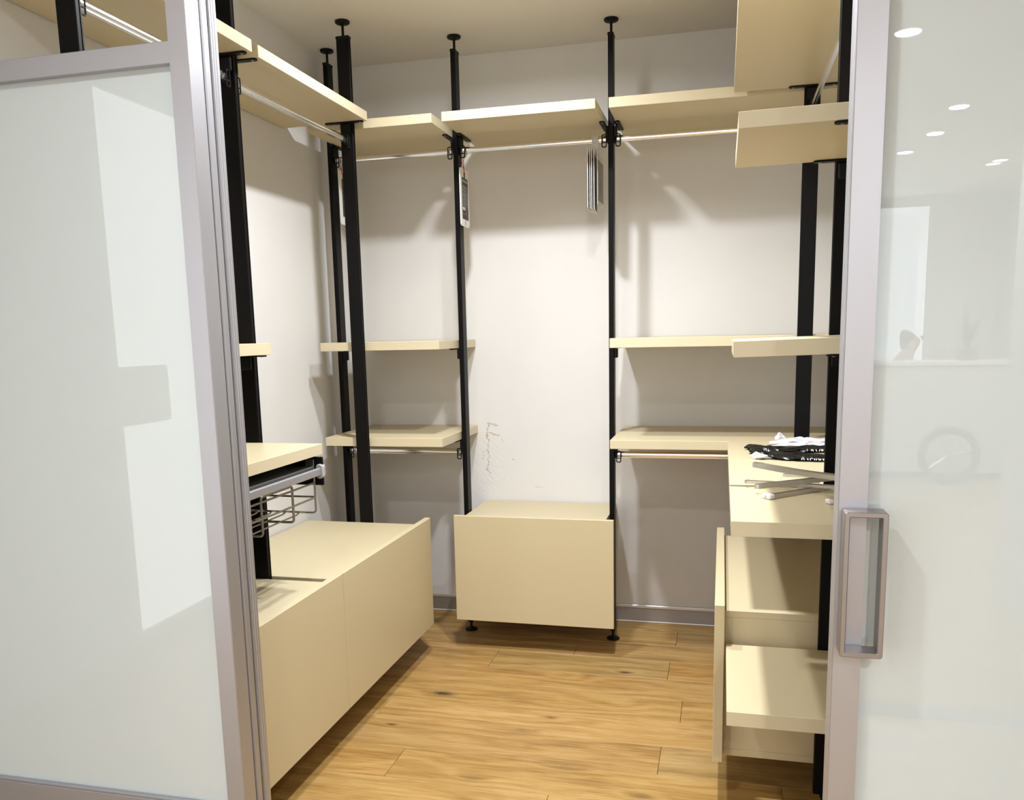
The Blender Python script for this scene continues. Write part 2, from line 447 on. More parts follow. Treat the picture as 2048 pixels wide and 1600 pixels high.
# skirting
def skirting(name, axis, a0, a1, face, sgn):
    """profiled skirting along a wall face; sgn points into the room"""
    t = empty(name, (0, 0, 0)); struct(t, 'low grey-brown metal skirting along the ' + ('back wall' if axis == 'x' else 'side wall'))
    def bx(n, d, z0, z1, m, bv=0.001):
        lo, hi = sorted((face, face + sgn * d))
        if axis == 'x': boxo(n, a0, a1, lo, hi, z0, z1, m, t, bv)
        else: boxo(n, lo, hi, a0, a1, z0, z1, m, t, bv)
    bx('skirting_board', 0.010, 0.005, 0.070, SKIRT)
    bx('top_moulding', 0.013, 0.070, 0.086, SKIRT_LIP, 0.003)
    bx('floor_seal', 0.012, 0.0005, 0.005, WHITE_LIP)
skirting('baseboard_back', 'x', XL, XR, YW, -1)
skirting('baseboard_left', 'y', 1.96, YW - 0.013, XL, 1)
skirting('baseboard_right', 'y', 1.72, YW - 0.013, XR, -1)

# window frame added around the unseen rear fill light
wn = empty('fill_window', (-0.3, -6.5, 0.3)); struct(wn, 'added window frame around the fill light at the far end of the showroom')
for a in (-2.6, -1.08, 0.44, 1.94):
    boxo('window_frame', a, a + 0.06, -6.56, -6.47, 0.3, 2.6, ALU, wn)
boxo('window_frame', -2.6, 2.0, -6.56, -6.47, 0.3, 0.36, ALU, wn)
boxo('window_frame', -2.6, 2.0, -6.56, -6.47, 2.54, 2.6, ALU, wn)

# ------------------------------------------------------------------ shelf posts
PW, PD = 0.022, 0.056     # narrow face, depth towards the room
def post(cx, cy, wide, label, brackets=()):
    """black floor-to-ceiling post; wide = axis along which the profile is deep.
    brackets: (height of the shelf's underside, side +1 / -1)"""
    t = empty('shelf_post', (cx, cy, 0)); tag(t, label, 'post', 'black floor to ceiling shelf posts')
    hx, hy = (PD / 2, PW / 2) if wide == 'x' else (PW / 2, PD / 2)
    # shaft with a shallow slot down each narrow face
    s, d = 0.005, 0.0015
    o = 0.002
    prof = [(-PD / 2 + o, -PW / 2), (PD / 2 - o, -PW / 2), (PD / 2, -PW / 2 + o), (PD / 2, -s), (PD / 2 - d, -s), (PD / 2 - d, s), (PD / 2, s), (PD / 2, PW / 2 - o), (PD / 2 - o, PW / 2),
            (-PD / 2 + o, PW / 2), (-PD / 2, PW / 2 - o), (-PD / 2, s), (-PD / 2 + d, s), (-PD / 2 + d, -s), (-PD / 2, -s), (-PD / 2, -PW / 2 + o)]
    if wide == 'y': prof = [(q, p) for p, q in prof]
    bm = bmesh.new(); b_prism(bm, [(cx + p, cy + q) for p, q in prof], 0.05, 2.632, 'z')
    finish('shaft', bm, BLACK, t)
    bm = bmesh.new(); b_box(bm, cx - hx - 0.002, cx + hx + 0.002, cy - hy - 0.002, cy + hy + 0.002, 2.628, 2.64)
    finish('top_cap', bm, BLACK_PLASTIC, t, bevel=0.003)
    bm = bmesh.new(); b_lathe(bm, cx, cy, [(0.0055, 2.64), (0.0055, 2.684), (0.012, 2.686), (0.027, 2.689), (0.030, 2.692), (0.030, 2.698), (0.028, 2.6995)])
    finish('ceiling_foot', bm, BLACK_PLASTIC, t, smooth=True)
    bm = bmesh.new(); b_lathe(bm, cx, cy, [(0.028, 0.0005), (0.030, 0.002), (0.030, 0.006), (0.020, 0.011), (0.010, 0.013), (0.0055, 0.016), (0.0055, 0.036), (0.009, 0.037), (0.009, 0.043), (0.0055, 0.044), (0.0055, 0.05)])
    finish('floor_foot', bm, BLACK_PLASTIC, t, smooth=True)
    for zb, side in brackets:
        # flat capsule arm under the shelf, a clamp block tying it to the shaft
        L, W, T = 0.172, 0.024, 0.005
        off = side * (PW / 2 + 0.008 + W / 2)
        out = []
        for i in range(9):
            a = math.radians(-90 + 180 * i / 8); out.append((L / 2 - W / 2 + W / 2 * math.cos(a), W / 2 * math.sin(a)))
        for i in range(9):
            a = math.radians(90 + 180 * i / 8); out.append((-L / 2 + W / 2 + W / 2 * math.cos(a), W / 2 * math.sin(a)))
        bm = bmesh.new()
        if wide == 'x':
            b_prism(bm, [(cx + p, cy + off + q) for p, q in out], zb - T, zb - 0.0003, 'z')
        else:
            b_prism(bm, [(cx + off + q, cy + p) for p, q in out], zb - T, zb - 0.0003, 'z')
        br = finish('shelf_bracket', bm, BLACK, t, bevel=0.001)
        bm = bmesh.new()
        e0, e1 = sorted((side * PW / 2, side * (PW / 2 + 0.013)))
        if wide == 'x': b_box(bm, cx - 0.022, cx + 0.022, cy + e0, cy + e1, zb - 0.048, zb - T)
        else: b_box(bm, cx + e0, cx + e1, cy - 0.022, cy + 0.022, zb - 0.048, zb - T)
        finish('bracket_clamp', bm, BLACK_PLASTIC, br, bevel=0.003)
        for q in (-0.07, 0.07):
            bm = bmesh.new()
            px, py = (cx + q, cy + off) if wide == 'x' else (cx + off, cy + q)
            b_cyl(bm, px, py, zb - T - 0.0012, zb - T + 0.0005, 0.0035, seg=10)
            finish('screw', bm, STEEL, br)
    return t

ZT, ZTB = 2.315, 2.276
YP = 3.722
PXD, PXE, PXF = -1.764, -1.160, -0.473
post(PXD, YP, 'y', 'black shelf post in the back left corner, partly hidden by a nearer post', [(2.276, 1), (1.351, 1), (0.929, 1)])
post(PXE, YP, 'y', 'black shelf post on the back wall with the red-corded label card', [(2.276, -1), (2.277, 1), (1.351, -1), (0.929, -1)])
post(PXF, YP, 'y', 'black shelf post at right of the middle drawer box on the back wall', [(2.277, -1), (2.275, 1), (1.346, 1), (0.930, 1)])
post(0.53, YP, 'y', 'black shelf post in the back right corner, behind the right-hand shelves', [(2.275, -1)])
post(-1.5445, 1.848, 'x', 'black shelf post standing behind the left sliding door, seen above its rail', [(2.298, 1)])
post(-1.5445, 2.534, 'x', 'black shelf post beside the left door stile, between the two left top shelves', [(2.298, -1), (2.296, 1), (1.358, -1), (1.028, -1)])
post(-1.5445, 3.420, 'x', 'wide black post at the far end of the left drawers, before the corner post', [(2.296, -1)])
post(0.3055, 3.420, 'x', 'wide black shelf post rising behind the black plastic sleeves on the right desk', [(2.283, -1)])
post(0.3085, 2.441, 'x', 'black shelf post along the right door stile, at the joint of the right desk', [(2.283, 1), (1.840, -1), (1.351, -1), (0.930, -1)])
post(0.3085, 1.946, 'x', 'black shelf post behind the right sliding door, carrying the nearest right shelves', [(1.840, 1), (1.351, 1)])

# ------------------------------------------------------------------ shelves
def shelf(x0, x1, y0, y1, z0, z1, label, front, cat='shelf', tilt=0.0, ends=()):
    """cream board; the visible edges carry a thin edge band as a part"""
    loc = ((x0 + x1) / 2, (y0 + y1) / 2, z0)
    o = boxo('wall_shelf', x0, x1, y0, y1, z0, z1, CREAM, bevel=0.0012, loc=loc)
    tag(o, label, cat, 'cream closet shelves')
    e = 0.0012
    for f in (front,) + tuple(ends):
        if f == '-y': a = (x0, x1, y0 - e, y0 + e)
        elif f == '+x': a = (x1 - e, x1 + e, y0, y1)
        elif f == '-x': a = (x0 - e, x0 + e, y0, y1)
        elif f == '+y': a = (x0, x1, y1 - e, y1 + e)
        boxo('edge_band', *a, z0 + 0.0004, z1 - 0.0004, CREAM_EDGE, o, bevel=0.0006)
    if tilt: o.rotation_euler = (0, math.radians(tilt), 0)
    return o

YF, YB_ = 3.434, 3.982
shelf(-1.731, -1.179, YF, YB_, 2.276, 2.314, 'short cream top shelf at the left end of the back wall', '-y', ends=('+x',))
shelf(-1.133, -0.501, YF, YB_, 2.277, 2.315, 'cream top shelf over the middle bay of the back wall', '-y', ends=('+x', '-x'))
shelf(-0.446, XR - 0.006, YF, YB_, 2.275, 2.314, 'cream top shelf at the right end of the back wall', '-y', ends=('-x',))
shelf(-1.731, -1.179, YF, YB_, 1.352, 1.389, 'cream eye-level shelf in the left bay of the back wall', '-y', ends=('+x', '-x'))
shelf(-1.731, -1.179, YF, YB_, 0.930, 0.968, 'cream waist-high shelf in the left bay of the back wall, above a rod', '-y', ends=('+x', '-x'))
shelf(-0.446, XR - 0.006, YF, YB_, 1.346, 1.385, 'cream eye-level shelf in the right bay of the back wall', '-y', ends=('-x',))
shelf(-0.446, XR - 0.006, YF, YB_, 0.931, 0.968, 'cream desk board along the right bay of the back wall', '-y', 'desk', ends=('-x',))
shelf(XL + 0.004, -1.448, 1.864, 2.518, 2.299, 2.337, 'cream top shelf on the left wall nearest the left door', '+x', ends=('+y', '-y'))
shelf(XL + 0.004, -1.448, 2.556, 3.403, 2.296, 2.334, 'long cream top shelf on the left wall above the far drawers', '+x', ends=('-y', '+y'))
shelf(XL + 0.004, -1.451, 1.864, 2.518, 1.359, 1.397, 'shallow cream eye-level shelf on the left wall, showing a short end beside the door stile', '+x', ends=('+y',))
shelf(XL + 0.004, -1.285, 1.864, 2.518, 1.029, 1.065, 'brightly lit cream board on the left wall above the wire basket', '+x', 'desk', ends=('+y',))
shelf(0.027, XR - 0.006, 2.456, 3.402, 2.283, 2.320, 'cream top shelf on the right wall, seen from below at the upper right', '-x', ends=('-y', '+y'))
shelf(0.027, XR - 0.006, 1.968, 2.424, 1.841, 1.877, 'high cream shelf end facing the opening above the right desk', '-x', ends=('-y', '+y'), tilt=-0.6)
shelf(0.026, XR - 0.006, 1.968, 2.424, 1.352, 1.389, 'sagging cream eye-level shelf on the right wall', '-x', ends=('-y', '+y'), tilt=-1.35)
shelf(0.027, XR - 0.006, 1.972, 2.424, 0.931, 0.968, 'near right desk board, facing the opening below the grey straps', '-y', 'desk', ends=('-x', '+y'))
shelf(0.025, XR - 0.006, 1.972, 2.424, 0.460, 0.497, 'low cream shelf below the right desk, in front of the drawer side', '-y', ends=('-x', '+y'))
# far desk board with a notch for the post
bm = bmesh.new()
b_prism(bm, [(0.027, 2.456), (XR - 0.006, 2.456), (XR - 0.006, 3.4335), (0.338, 3.4335), (0.338, 3.405), (0.273, 3.405), (0.273, 3.4335), (0.027, 3.4335)], 0.931, 0.968, 'z')
dk = finish('wall_shelf', bm, CREAM, bevel=0.0012); tag(dk, 'far right desk board carrying the black plastic sleeves', 'desk', 'cream closet shelves')
boxo('edge_band', 0.0258, 0.0282, 2.456, 3.4335, 0.9314, 0.9676, CREAM_EDGE, dk, 0.0006)
boxo('edge_band', 0.027, XR - 0.006, 2.4548, 2.4572, 0.9314, 0.9676, CREAM_EDGE, dk, 0.0006)

# ------------------------------------------------------------------ hanging rods
def rod(p0, p1, label, ring=(True, True)):
    """oval chrome rod from p0 to p1 (axis x or y) with black end loops"""
    p0, p1 = Vector(p0), Vector(p1)
    ax = 'x' if abs(p1.x - p0.x) > abs(p1.y - p0.y) else 'y'
    mid = (p0 + p1) / 2
    t = empty('hanging_rod', mid); tag(t, label, 'rod', 'chrome hanging rods')
    hw, hh = 0.0075, 0.0135
    # oval section with a flat lip along the underside
    prof = []
    for i in range(21):
        a = math.radians(-50 + 280 * i / 20); prof.append((hw * math.cos(a), hh * math.sin(a)))
    e = prof[-1][0]
    prof += [(e - 0.0012, -hh + 0.002), (e - 0.0012, -hh), (-0.002, -hh), (-0.002, -hh + 0.003), (0.002, -hh + 0.003), (0.002, -hh), (-e + 0.0012, -hh), (-e + 0.0012, -hh + 0.002)]
    bm = bmesh.new()
    if ax == 'x': b_prism(bm, [(mid.y + a, mid.z + b) for a, b in prof], p0.x, p1.x, 'x')
    else: b_prism(bm, [(mid.x + a, mid.z + b) for a, b in prof], p0.y, p1.y, 'y')
    finish('rod_bar', bm, CHROME, t, smooth=True)
    for end, sg, on in ((p0, 1, ring[0]), (p1, -1, ring[1])):
        if not on: continue
        e = end.x if ax == 'x' else end.y
        # socket block against the post
        a0, a1 = sorted((e, e + sg * 0.006))
        bm = bmesh.new()
        if ax == 'x': b_box(bm, a0, a1, mid.y - 0.012, mid.y + 0.012, mid.z - 0.018, mid.z + 0.034)
        else: b_box(bm, mid.x - 0.012, mid.x + 0.012, a0, a1, mid.z - 0.018, mid.z + 0.034)
        so = finish('rod_socket', bm, BLACK_PLASTIC, t, bevel=0.002)
        # wire loop round the rod, hanging below it
        c0, c1 = sorted((e + sg * 0.006, e + sg * 0.029))
        bm = bmesh.new()
        f = -0.0135
        zt, zm, zb = mid.z + 0.018, mid.z - 0.016, mid.z - 0.036
        o2 = rrect(c0, c1, zb, zt, 0.008); i2 = rrect(c0 + 0.0045, c1 - 0.0045, zb + 0.0045, zt - 0.0045, 0.0045)
        if ax == 'x':
            b_ring(bm, o2, i2, mid.y + f - 0.004, mid.y + f, 'y')
            b_box(bm, c0 + 0.003, c1 - 0.003, mid.y + f - 0.004, mid.y + f, zm - 0.002, zm + 0.002)
        else:
            s2 = 0.0135
            b_ring(bm, o2, i2, mid.x + s2, mid.x + s2 + 0.004, 'x')
            b_box(bm, mid.x + s2, mid.x + s2 + 0.004, c0 + 0.003, c1 - 0.003, zm - 0.002, zm + 0.002)
        finish('hook_loop', bm, BLACK_PLASTIC, t, bevel=0.001)
    return t

RZ = 2.221
rod((PXD + 0.012, YP, 2.219), (PXE - 0.012, YP, 2.219), 'chrome hanging rod under the short top shelf at the back left')
rod((PXE + 0.012, YP, RZ), (PXF - 0.012, YP, RZ), 'chrome hanging rod under the top shelf of the middle bay')
rod((PXF + 0.012, YP, RZ), (0.518, YP, RZ), 'chrome hanging rod under the top shelf at the back right')
rod((PXD + 0.012, YP, 0.872), (PXE - 0.012, YP, 0.872), 'chrome hanging rod under the waist-high shelf at the back left')
rod((PXF + 0.012, YP, 0.868), (0.518, YP, 0.868), 'chrome hanging rod under the desk board of the back wall')
rod((-1.5445, 1.860, 2.235), (-1.5445, 2.522, 2.235), 'chrome hanging rod above the rail of the left sliding door')
rod((-1.5445, 2.546, 2.228), (-1.5445, 3.408, 2.228), 'chrome hanging rod under the long left top shelf')
rod((0.3055, 2.454, 2.212), (0.3055, 3.408, 2.212), 'chrome hanging rod sloping up under the right top shelf')

# ------------------------------------------------------------------ drawer units
def drawer_unit(label, body, panel, panel_axis, loc):
    t = empty('drawer_unit', loc); tag(t, label, 'drawer unit', 'cream drawer units')
    x0, x1, y0, y1, z0, z1 = body
    th = 0.022
    boxo('top_panel', x0, x1, y0, y1, z1 - th, z1, CREAM, t)
    boxo('bottom_panel', x0, x1, y0, y1, z0, z0 + th, CREAM, t)
    if panel_axis == 'x':
        boxo('side_panel', x0, x1, y0, y0 + th, z0 + th, z1 - th, CREAM, t)
        boxo('side_panel', x0, x1, y1 - th, y1, z0 + th, z1 - th, CREAM, t)
        bx = (x0, x0 + th, y0 + th, y1 - th) if panel[0] > x0 else (x1 - th, x1, y0 + th, y1 - th)
        boxo('back_panel', *bx, z0 + th, z1 - th, CREAM, t)
    else:
        boxo('side_panel', x0, x0 + th, y0, y1, z0 + th, z1 - th, CREAM, t)
        boxo('side_panel', x1 - th, x1, y0, y1, z0 + th, z1 - th, CREAM, t)
        boxo('back_panel', x0 + th, x1 - th, y1 - th, y1, z0 + th, z1 - th, CREAM, t)
    boxo('drawer_front', *panel, CREAM, t, bevel=0.0016)
    return t
drawer_unit('long cream drawer unit on the left wall, the farther one by the corner post', (XL + 0.008, -1.263, 2.552, 3.402, 0.140, 0.590), (-1.262, -1.237, 2.5255, 3.406, 0.135, 0.621), 'x', (-1.5, 2.98, 0.14))
drawer_unit('cream drawer unit at the left door stile, under the wire basket', (XL + 0.008, -1.263, 1.90, 2.522, 0.140, 0.588), (-1.262, -1.237, 1.88, 2.5225, 0.135, 0.621), 'x', (-1.5, 2.2, 0.14))
drawer_unit('cream drawer box standing alone in the middle of the back wall', (-1.143, -0.490, 3.490, YB_ - 0.002, 0.140, 0.588), (-1.151, -0.438, 3.471, 3.489, 0.137, 0.619), 'y', (-0.8, 3.6, 0.14))
drawer_unit('cream drawer unit under the right desk with its front panel edge-on', (0.0195, XR - 0.006, 2.459, 3.400, 0.130, 0.589), (-0.010, 0.019, 2.404, 3.403, 0.134, 0.621), 'x', (0.3, 2.9, 0.13))

# ------------------------------------------------------------------ pull-out wire basket
t = empty('pull_out_basket', (-1.55, 2.2, 0.84)); tag(t, 'grey pull-out wire basket with aluminium rail under the bright left board', 'basket')
def wire(name, pts, r=0.0034, rad=0.012, m=WIRE, closed=False):
    bm = bmesh.new(); b_tube(bm, fillet(pts, rad) if len(pts) > 2 else pts, r, 8, closed)
    return finish(name, bm, m, t, smooth=True)
boxo('side_plate', -1.815, -1.266, 2.477, 2.487, 0.932, 1.026, BLACK, t, 0.002)
boxo('side_plate', -1.815, -1.266, 1.886, 1.896, 0.932, 1.026, BLACK, t, 0.002)
boxo('top_tray', -1.80, -1.30, 1.897, 2.476, 0.984, 0.994, DARK_GREY, t, 0.002)
boxo('tray_lip', -1.312, -1.30, 1.897, 2.476, 0.968, 0.984, DARK_GREY, t, 0.001)
bm = bmesh.new(); b_prism(bm, rrect(-1.281, -1.267, 0.967, 0.991, 0.003), 1.897, 2.474, 'y')
rl = finish('rail', bm, ALU, t)
bm = bmesh.new(); b_prism(bm, rrect(-1.286, -1.262, 0.955, 1.003, 0.011), 2.468, 2.489, 'y')
finish('rail_end_cap', bm, GREY_PLASTIC, rl, bevel=0.002)
boxo('fixing_plate', -1.325, -1.295, 2.4735, 2.477, 0.985, 1.018, STEEL, t, 0.001)
XFB = -1.292
HB = (1.93, 2.134, 2.318, 2.466)
wire('wire_hoop', [(XFB, HB[3], 0.968), (XFB, HB[3], 0.842), (-1.76, HB[3], 0.842), (-1.76, HB[3], 0.952)])
wire('wire_hoop', [(-1.76, HB[2], 0.952), (-1.76, HB[2], 0.842), (XFB, HB[2], 0.842), (XFB, HB[2], 0.957), (XFB, HB[1], 0.957), (XFB, HB[1], 0.842), (-1.76, HB[1], 0.842), (-1.76, HB[1], 0.952)], r=0.004)
wire('wire_hoop', [(XFB, HB[0], 0.968), (XFB, HB[0], 0.842), (-1.76, HB[0], 0.842), (-1.76, HB[0], 0.952)])
for zz in (0.942, 0.893): wire('front_wire', [(XFB, HB[0], zz), (XFB, HB[3], zz)])
wire('end_wire', [(XFB, HB[3], 0.895), (-1.76, HB[3], 0.895)])
for i in range(9):
    xx = -1.335 - 0.05 * i
    wire('floor_wire', [(xx, HB[0] + 0.002, 0.8435), (xx, HB[3] - 0.05, 0.8435), (xx, HB[3] - 0.03, 0.849), (xx, HB[3] - 0.012, 0.8435), (xx, HB[3], 0.8435)], r=0.0027, rad=0.006)
for zz in (0.942, 0.893): wire('back_wire', [(-1.76, HB[0], zz), (-1.76, HB[3], zz)])

# ------------------------------------------------------------------ sliding doors
YD1, YD2 = 1.704, 1.54
d1 = empty('door_1', (-1.7, 1.76, 0)); struct(d1, 'left sliding door with a silver frame and white glass, its upper field open'); d1['category'] = 'sliding door'
xs0, xs1 = -1.180, -1.1335
prof = [(xs0, 1.704), (xs1 - 0.002, 1.704), (xs1, 1.706), (xs1, 1.756), (xs1 - 0.006, 1.756), (xs1 - 0.006, 1.766), (xs1, 1.768), (xs1, 1.772), (xs1 - 0.002, 1.774), (xs1 - 0.002, 1.789), (xs1 - 0.006, 1.790), (xs1 - 0.006, 1.796),
        (xs1, 1.797), (xs1, 1.801), (xs1 - 0.0015, 1.802), (xs1 - 0.0015, 1.806), (xs1, 1.807), (xs1, 1.811), (xs1 - 0.0015, 1.812), (xs1 - 0.0015, 1.815), (xs1, 1.816), (xs1, 1.824), (xs0, 1.824)]
bm = bmesh.new(); b_prism(bm, prof, 0.012, 2.66, 'z')
finish('stile', bm, ALU, d1)
boxo('dark_groove_strip', xs1 - 0.0062, xs1 - 0.0052, 1.757, 1.7655, 0.015, 2.65, ALU_DARK, d1, 0)  # dark strip laid along the bottom of the groove
boxo('dark_groove_strip', xs1 - 0.0062, xs1 - 0.0052, 1.7905, 1.7955, 0.015, 2.65, ALU_DARK, d1, 0)
boxo('stile', -2.60, -2.555, 1.704, 1.756, 0.012, 2.66, ALU, d1)
boxo('top_rail', -2.555, xs0, 1.705, 1.755, 2.008, 2.0545, ALU, d1, 0.001)
bm = bmesh.new()
b_box(bm, -2.555, xs0, 1.705, 1.755, 0.012, 0.250)
finish('bottom_rail', bm, ALU, d1, bevel=0.001)
boxo('glazing_bead', -2.555, xs0, 1.708, 1.719, 0.250, 0.256, ALU, d1, 0.001)
boxo('glass_pane', -2.556, xs0 + 0.002, 1.722, 1.730, 0.248, 2.010, GLASS, d1, 0)

d2 = empty('door_2', (0.7, 1.57, 0)); struct(d2, 'right sliding door with a silver frame, white glass and a rectangular pull'); d2['category'] = 'sliding door'
q0, q1 = 0.2025, 0.2505
prof = [(q0 + 0.0015, 1.540), (q1, 1.540), (q1, 1.600), (q0, 1.600), (q0, 1.586), (q0 + 0.003, 1.585), (q0 + 0.003, 1.579), (q0, 1.578), (q0, 1.568), (q0 + 0.002, 1.567), (q0 + 0.002, 1.563), (q0, 1.562), (q0, 1.5415)]
bm = bmesh.new(); b_prism(bm, prof, 0.012, 2.66, 'z')
finish('stile', bm, ALU, d2)
boxo('stile', 1.28, 1.328, 1.540, 1.600, 0.012, 2.66, ALU, d2)
boxo('top_rail', q1, 1.28, 1.541, 1.599, 2.008, 2.0545, ALU, d2, 0.001)
boxo('bottom_rail', q1, 1.28, 1.541, 1.599, 0.012, 0.250, ALU, d2, 0.001)
boxo('glass_pane', q1 - 0.002, 1.281, 1.558, 1.566, 0.248, 2.010, GLASS, d2, 0)
# rectangular pull: a deep hollow ring fixed over stile and pane
bm = bmesh.new()
hx0, hx1, hz0, hz1 = 0.2085, 0.2795, 0.834, 1.0945
o2 = rrect(hx0, hx1, hz0, hz1, 0.005); i2 = rrect(hx0 + 0.0092, hx1 - 0.0092, hz0 + 0.0092, hz1 - 0.0092, 0.001)
b_ring(bm, o2, i2, 1.500, 1.5395, 'y')
finish('pull_handle', bm, ALU_HANDLE, d2, bevel=0.0012)

tr = empty('trim_1', (-0.7, 1.68, 2.66)); struct(tr, 'ceiling track the sliding doors hang from')
boxo('ceiling_track', -2.61, 1.35, 1.53, 1.83, 2.662, 2.70, ALU, tr)

# ------------------------------------------------------------------ label cards
def card(name, label, p0, dirv, w_, z0, z1, th, face_mats, group=None, cord=None, slant=0.0, rounded=0.012):
    """thin hanging card: lower/near edge starts at p0 (x,y), runs w_ metres along dirv"""
    d = Vector((dirv[0], dirv[1], 0)).normalized(); nn = Vector((d.y, -d.x, 0))
    base = Vector((p0[0], p0[1], 0))
    t = empty(name, base + d * w_ / 2 + Vector((0, 0, z0))); tag(t, label, 'label card', group)
    def slab(pname, u0, u1, v0, v1, t0, t1, m, r=0.0, par=t):
        bm = bmesh.new()
        out = rrect(u0, u1, v0, v1, r, 4) if r else [(u1, v1), (u0, v1), (u0, v0), (u1, v0)]
        lo = [bm.verts.new(base + d * a + nn * t0 + Vector((0, 0, b))) for a, b in out]
        hi = [bm.verts.new(base + d * a + nn * t1 + Vector((0, 0, b))) for a, b in out]
        k = len(out)
        for i in range(k): bm.faces.new((lo[i], lo[(i + 1) % k], hi[(i + 1) % k], hi[i]))
        bm.faces.new(lo[::-1]); bm.faces.new(hi)
        return finish(pname, bm, m, par)
    bd = slab('card', 0, w_, z0, z1, -th / 2, th / 2, face_mats[0], rounded)
    hh = z1 - z0
    for a, b, c, e, m, k in face_mats[1]:
        slab('print', a * w_, b * w_, z0 + c * hh, z0 + e * hh, th / 2 + 0.0003 * (k - 1), th / 2 + 0.0003 * k, m)
    if face_mats[2]:
        slab('eyelet', w_ * 0.43, w_ * 0.57, z1 - 0.040, z1 - 0.014, th / 2, th / 2 + 0.0005, PRINT_DARK, 0.006)
    if cord:
        ctop = Vector(cord)
        ctr = base + d * w_ * 0.5 + nn * (th / 2 + 0.001) + Vector((0, 0, z1 - 0.022))
        bm = bmesh.new()
        b_tube(bm, [ctr, (ctr + ctop) / 2 + Vector((0.003, -0.004, -0.01)), ctop + Vector((0.004, 0, 0))], 0.0016, 6)
        b_tube(bm, [ctr + Vector((0.001, 0.002, 0)), (ctr + ctop) / 2 + Vector((-0.004, 0.006, 0.004)), ctop - Vector((0.006, 0, 0))], 0.0016, 6)
        finish('cord', bm, RED_CORD, t, smooth=True)
    return t

PD_, PG_, PW_ = PRINT_DARK, PRINT_GREY, WHITE_CARD
FRONT = [(0.17, 0.88, 0.125, 0.845, PD_, 1), (0.22, 0.82, 0.765, 0.815, GREY_CARD, 2), (0.20, 0.86, 0.345, 0.71, PG_, 2)]
for v in (0.66, 0.60, 0.53, 0.49, 0.43, 0.38):
    for u in (0.26, 0.62):
        FRONT.append((u, u + random.uniform(0.08, 0.18), v - 0.008, v + 0.008, PD_, 3))
FRONT += [(0.22, 0.50, 0.285, 0.330, PW_, 2), (0.26, 0.45, 0.302, 0.312, PD_, 3), (0.58, 0.82, 0.318, 0.328, GREY_CARD, 2), (0.66, 0.80, 0.285, 0.292, GREY_CARD, 2),
          (0.62, 0.66, 0.21, 0.28, GREY_CARD, 2), (0.24, 0.60, 0.215, 0.224, GREY_CARD, 2), (0.72, 0.84, 0.20, 0.21, GREY_CARD, 2), (0.70, 0.84, 0.17, 0.18, GREY_CARD, 2)]
for v in (0.098, 0.066, 0.038): FRONT.append((0.47, 0.55, v - 0.008, v + 0.008, PD_, 1))
FRONT.append((0.86, 0.92, 0.022, 0.038, PD_, 1))
card('label_card', 'white label card with dark print hanging on a red cord from the back post', (-1.136, 3.668), (0.0, 1.0), 0.128, 1.893, 2.142, 0.004,
     (WHITE_CARD, FRONT, True), cord=(-1.133, YP - 0.012, 2.178))
card('label_card', 'label card mostly hidden between the corner post and the wide post', (-1.722, 3.690), (0.0, 1.0), 0.085, 1.930, 2.172, 0.003,
     (WHITE_CARD, [(0.3, 0.9, 0.15, 0.85, PD_, 1)], True), cord=(-1.722, YP - 0.012, 2.19))
SPOT = ['first from the left', 'second from the left', 'third from the left', 'fourth from the left']
for i in range(4):
    x0 = -0.568 + 0.0085 * i
    card('label_card', 'dark label card hung edge-on in the bundle by the back post, ' + SPOT[i], (x0, 3.668 + 0.006 * (i % 2)), (-0.085 + 0.012 * i, 1.0), 0.125, 1.936 - 0.003 * i, 2.182 - 0.004 * (i % 3), 0.0028,
         (WHITE_CARD, [(0.05, 0.97, 0.03, 0.90, PD_, 1)], False), 'label cards in the hanging bundle', rounded=0.006)
card('label_card', 'pale grey label card at the right of the hanging bundle by the back post', (-0.531, 3.700), (0.03, 1.0), 0.145, 1.952, 2.165, 0.0022,
     (WHITE_CARD, [(0.02, 0.98, 0.09, 0.88, GREY_CARD, 1), (0.45, 0.55, 0.25, 0.55, PG_, 2)], False), 'label cards in the hanging bundle', rounded=0.004)
# the ring of cords that ties the bundle to the rod
bm = bmesh.new()
for i in range(5):
    x0 = -0.556 + 0.006 * i
    b_tube(bm, fillet([(x0, 3.735, 2.165 - 0.002 * i), (x0 + 0.002, 3.706, 2.19), (x0 + 0.003, 3.706, 2.236), (x0 + 0.001 - 0.002 * i, 3.722, 2.244 + 0.004 * (i % 3)), (x0 + 0.003, 3.739, 2.236), (x0, 3.735, 2.168)], 0.008), 0.0016, 6)
tag(finish('cord_loops', bm, WHITE_CARD, smooth=True), 'pale cord loops tying the bundle of label cards to the rod', 'cord')

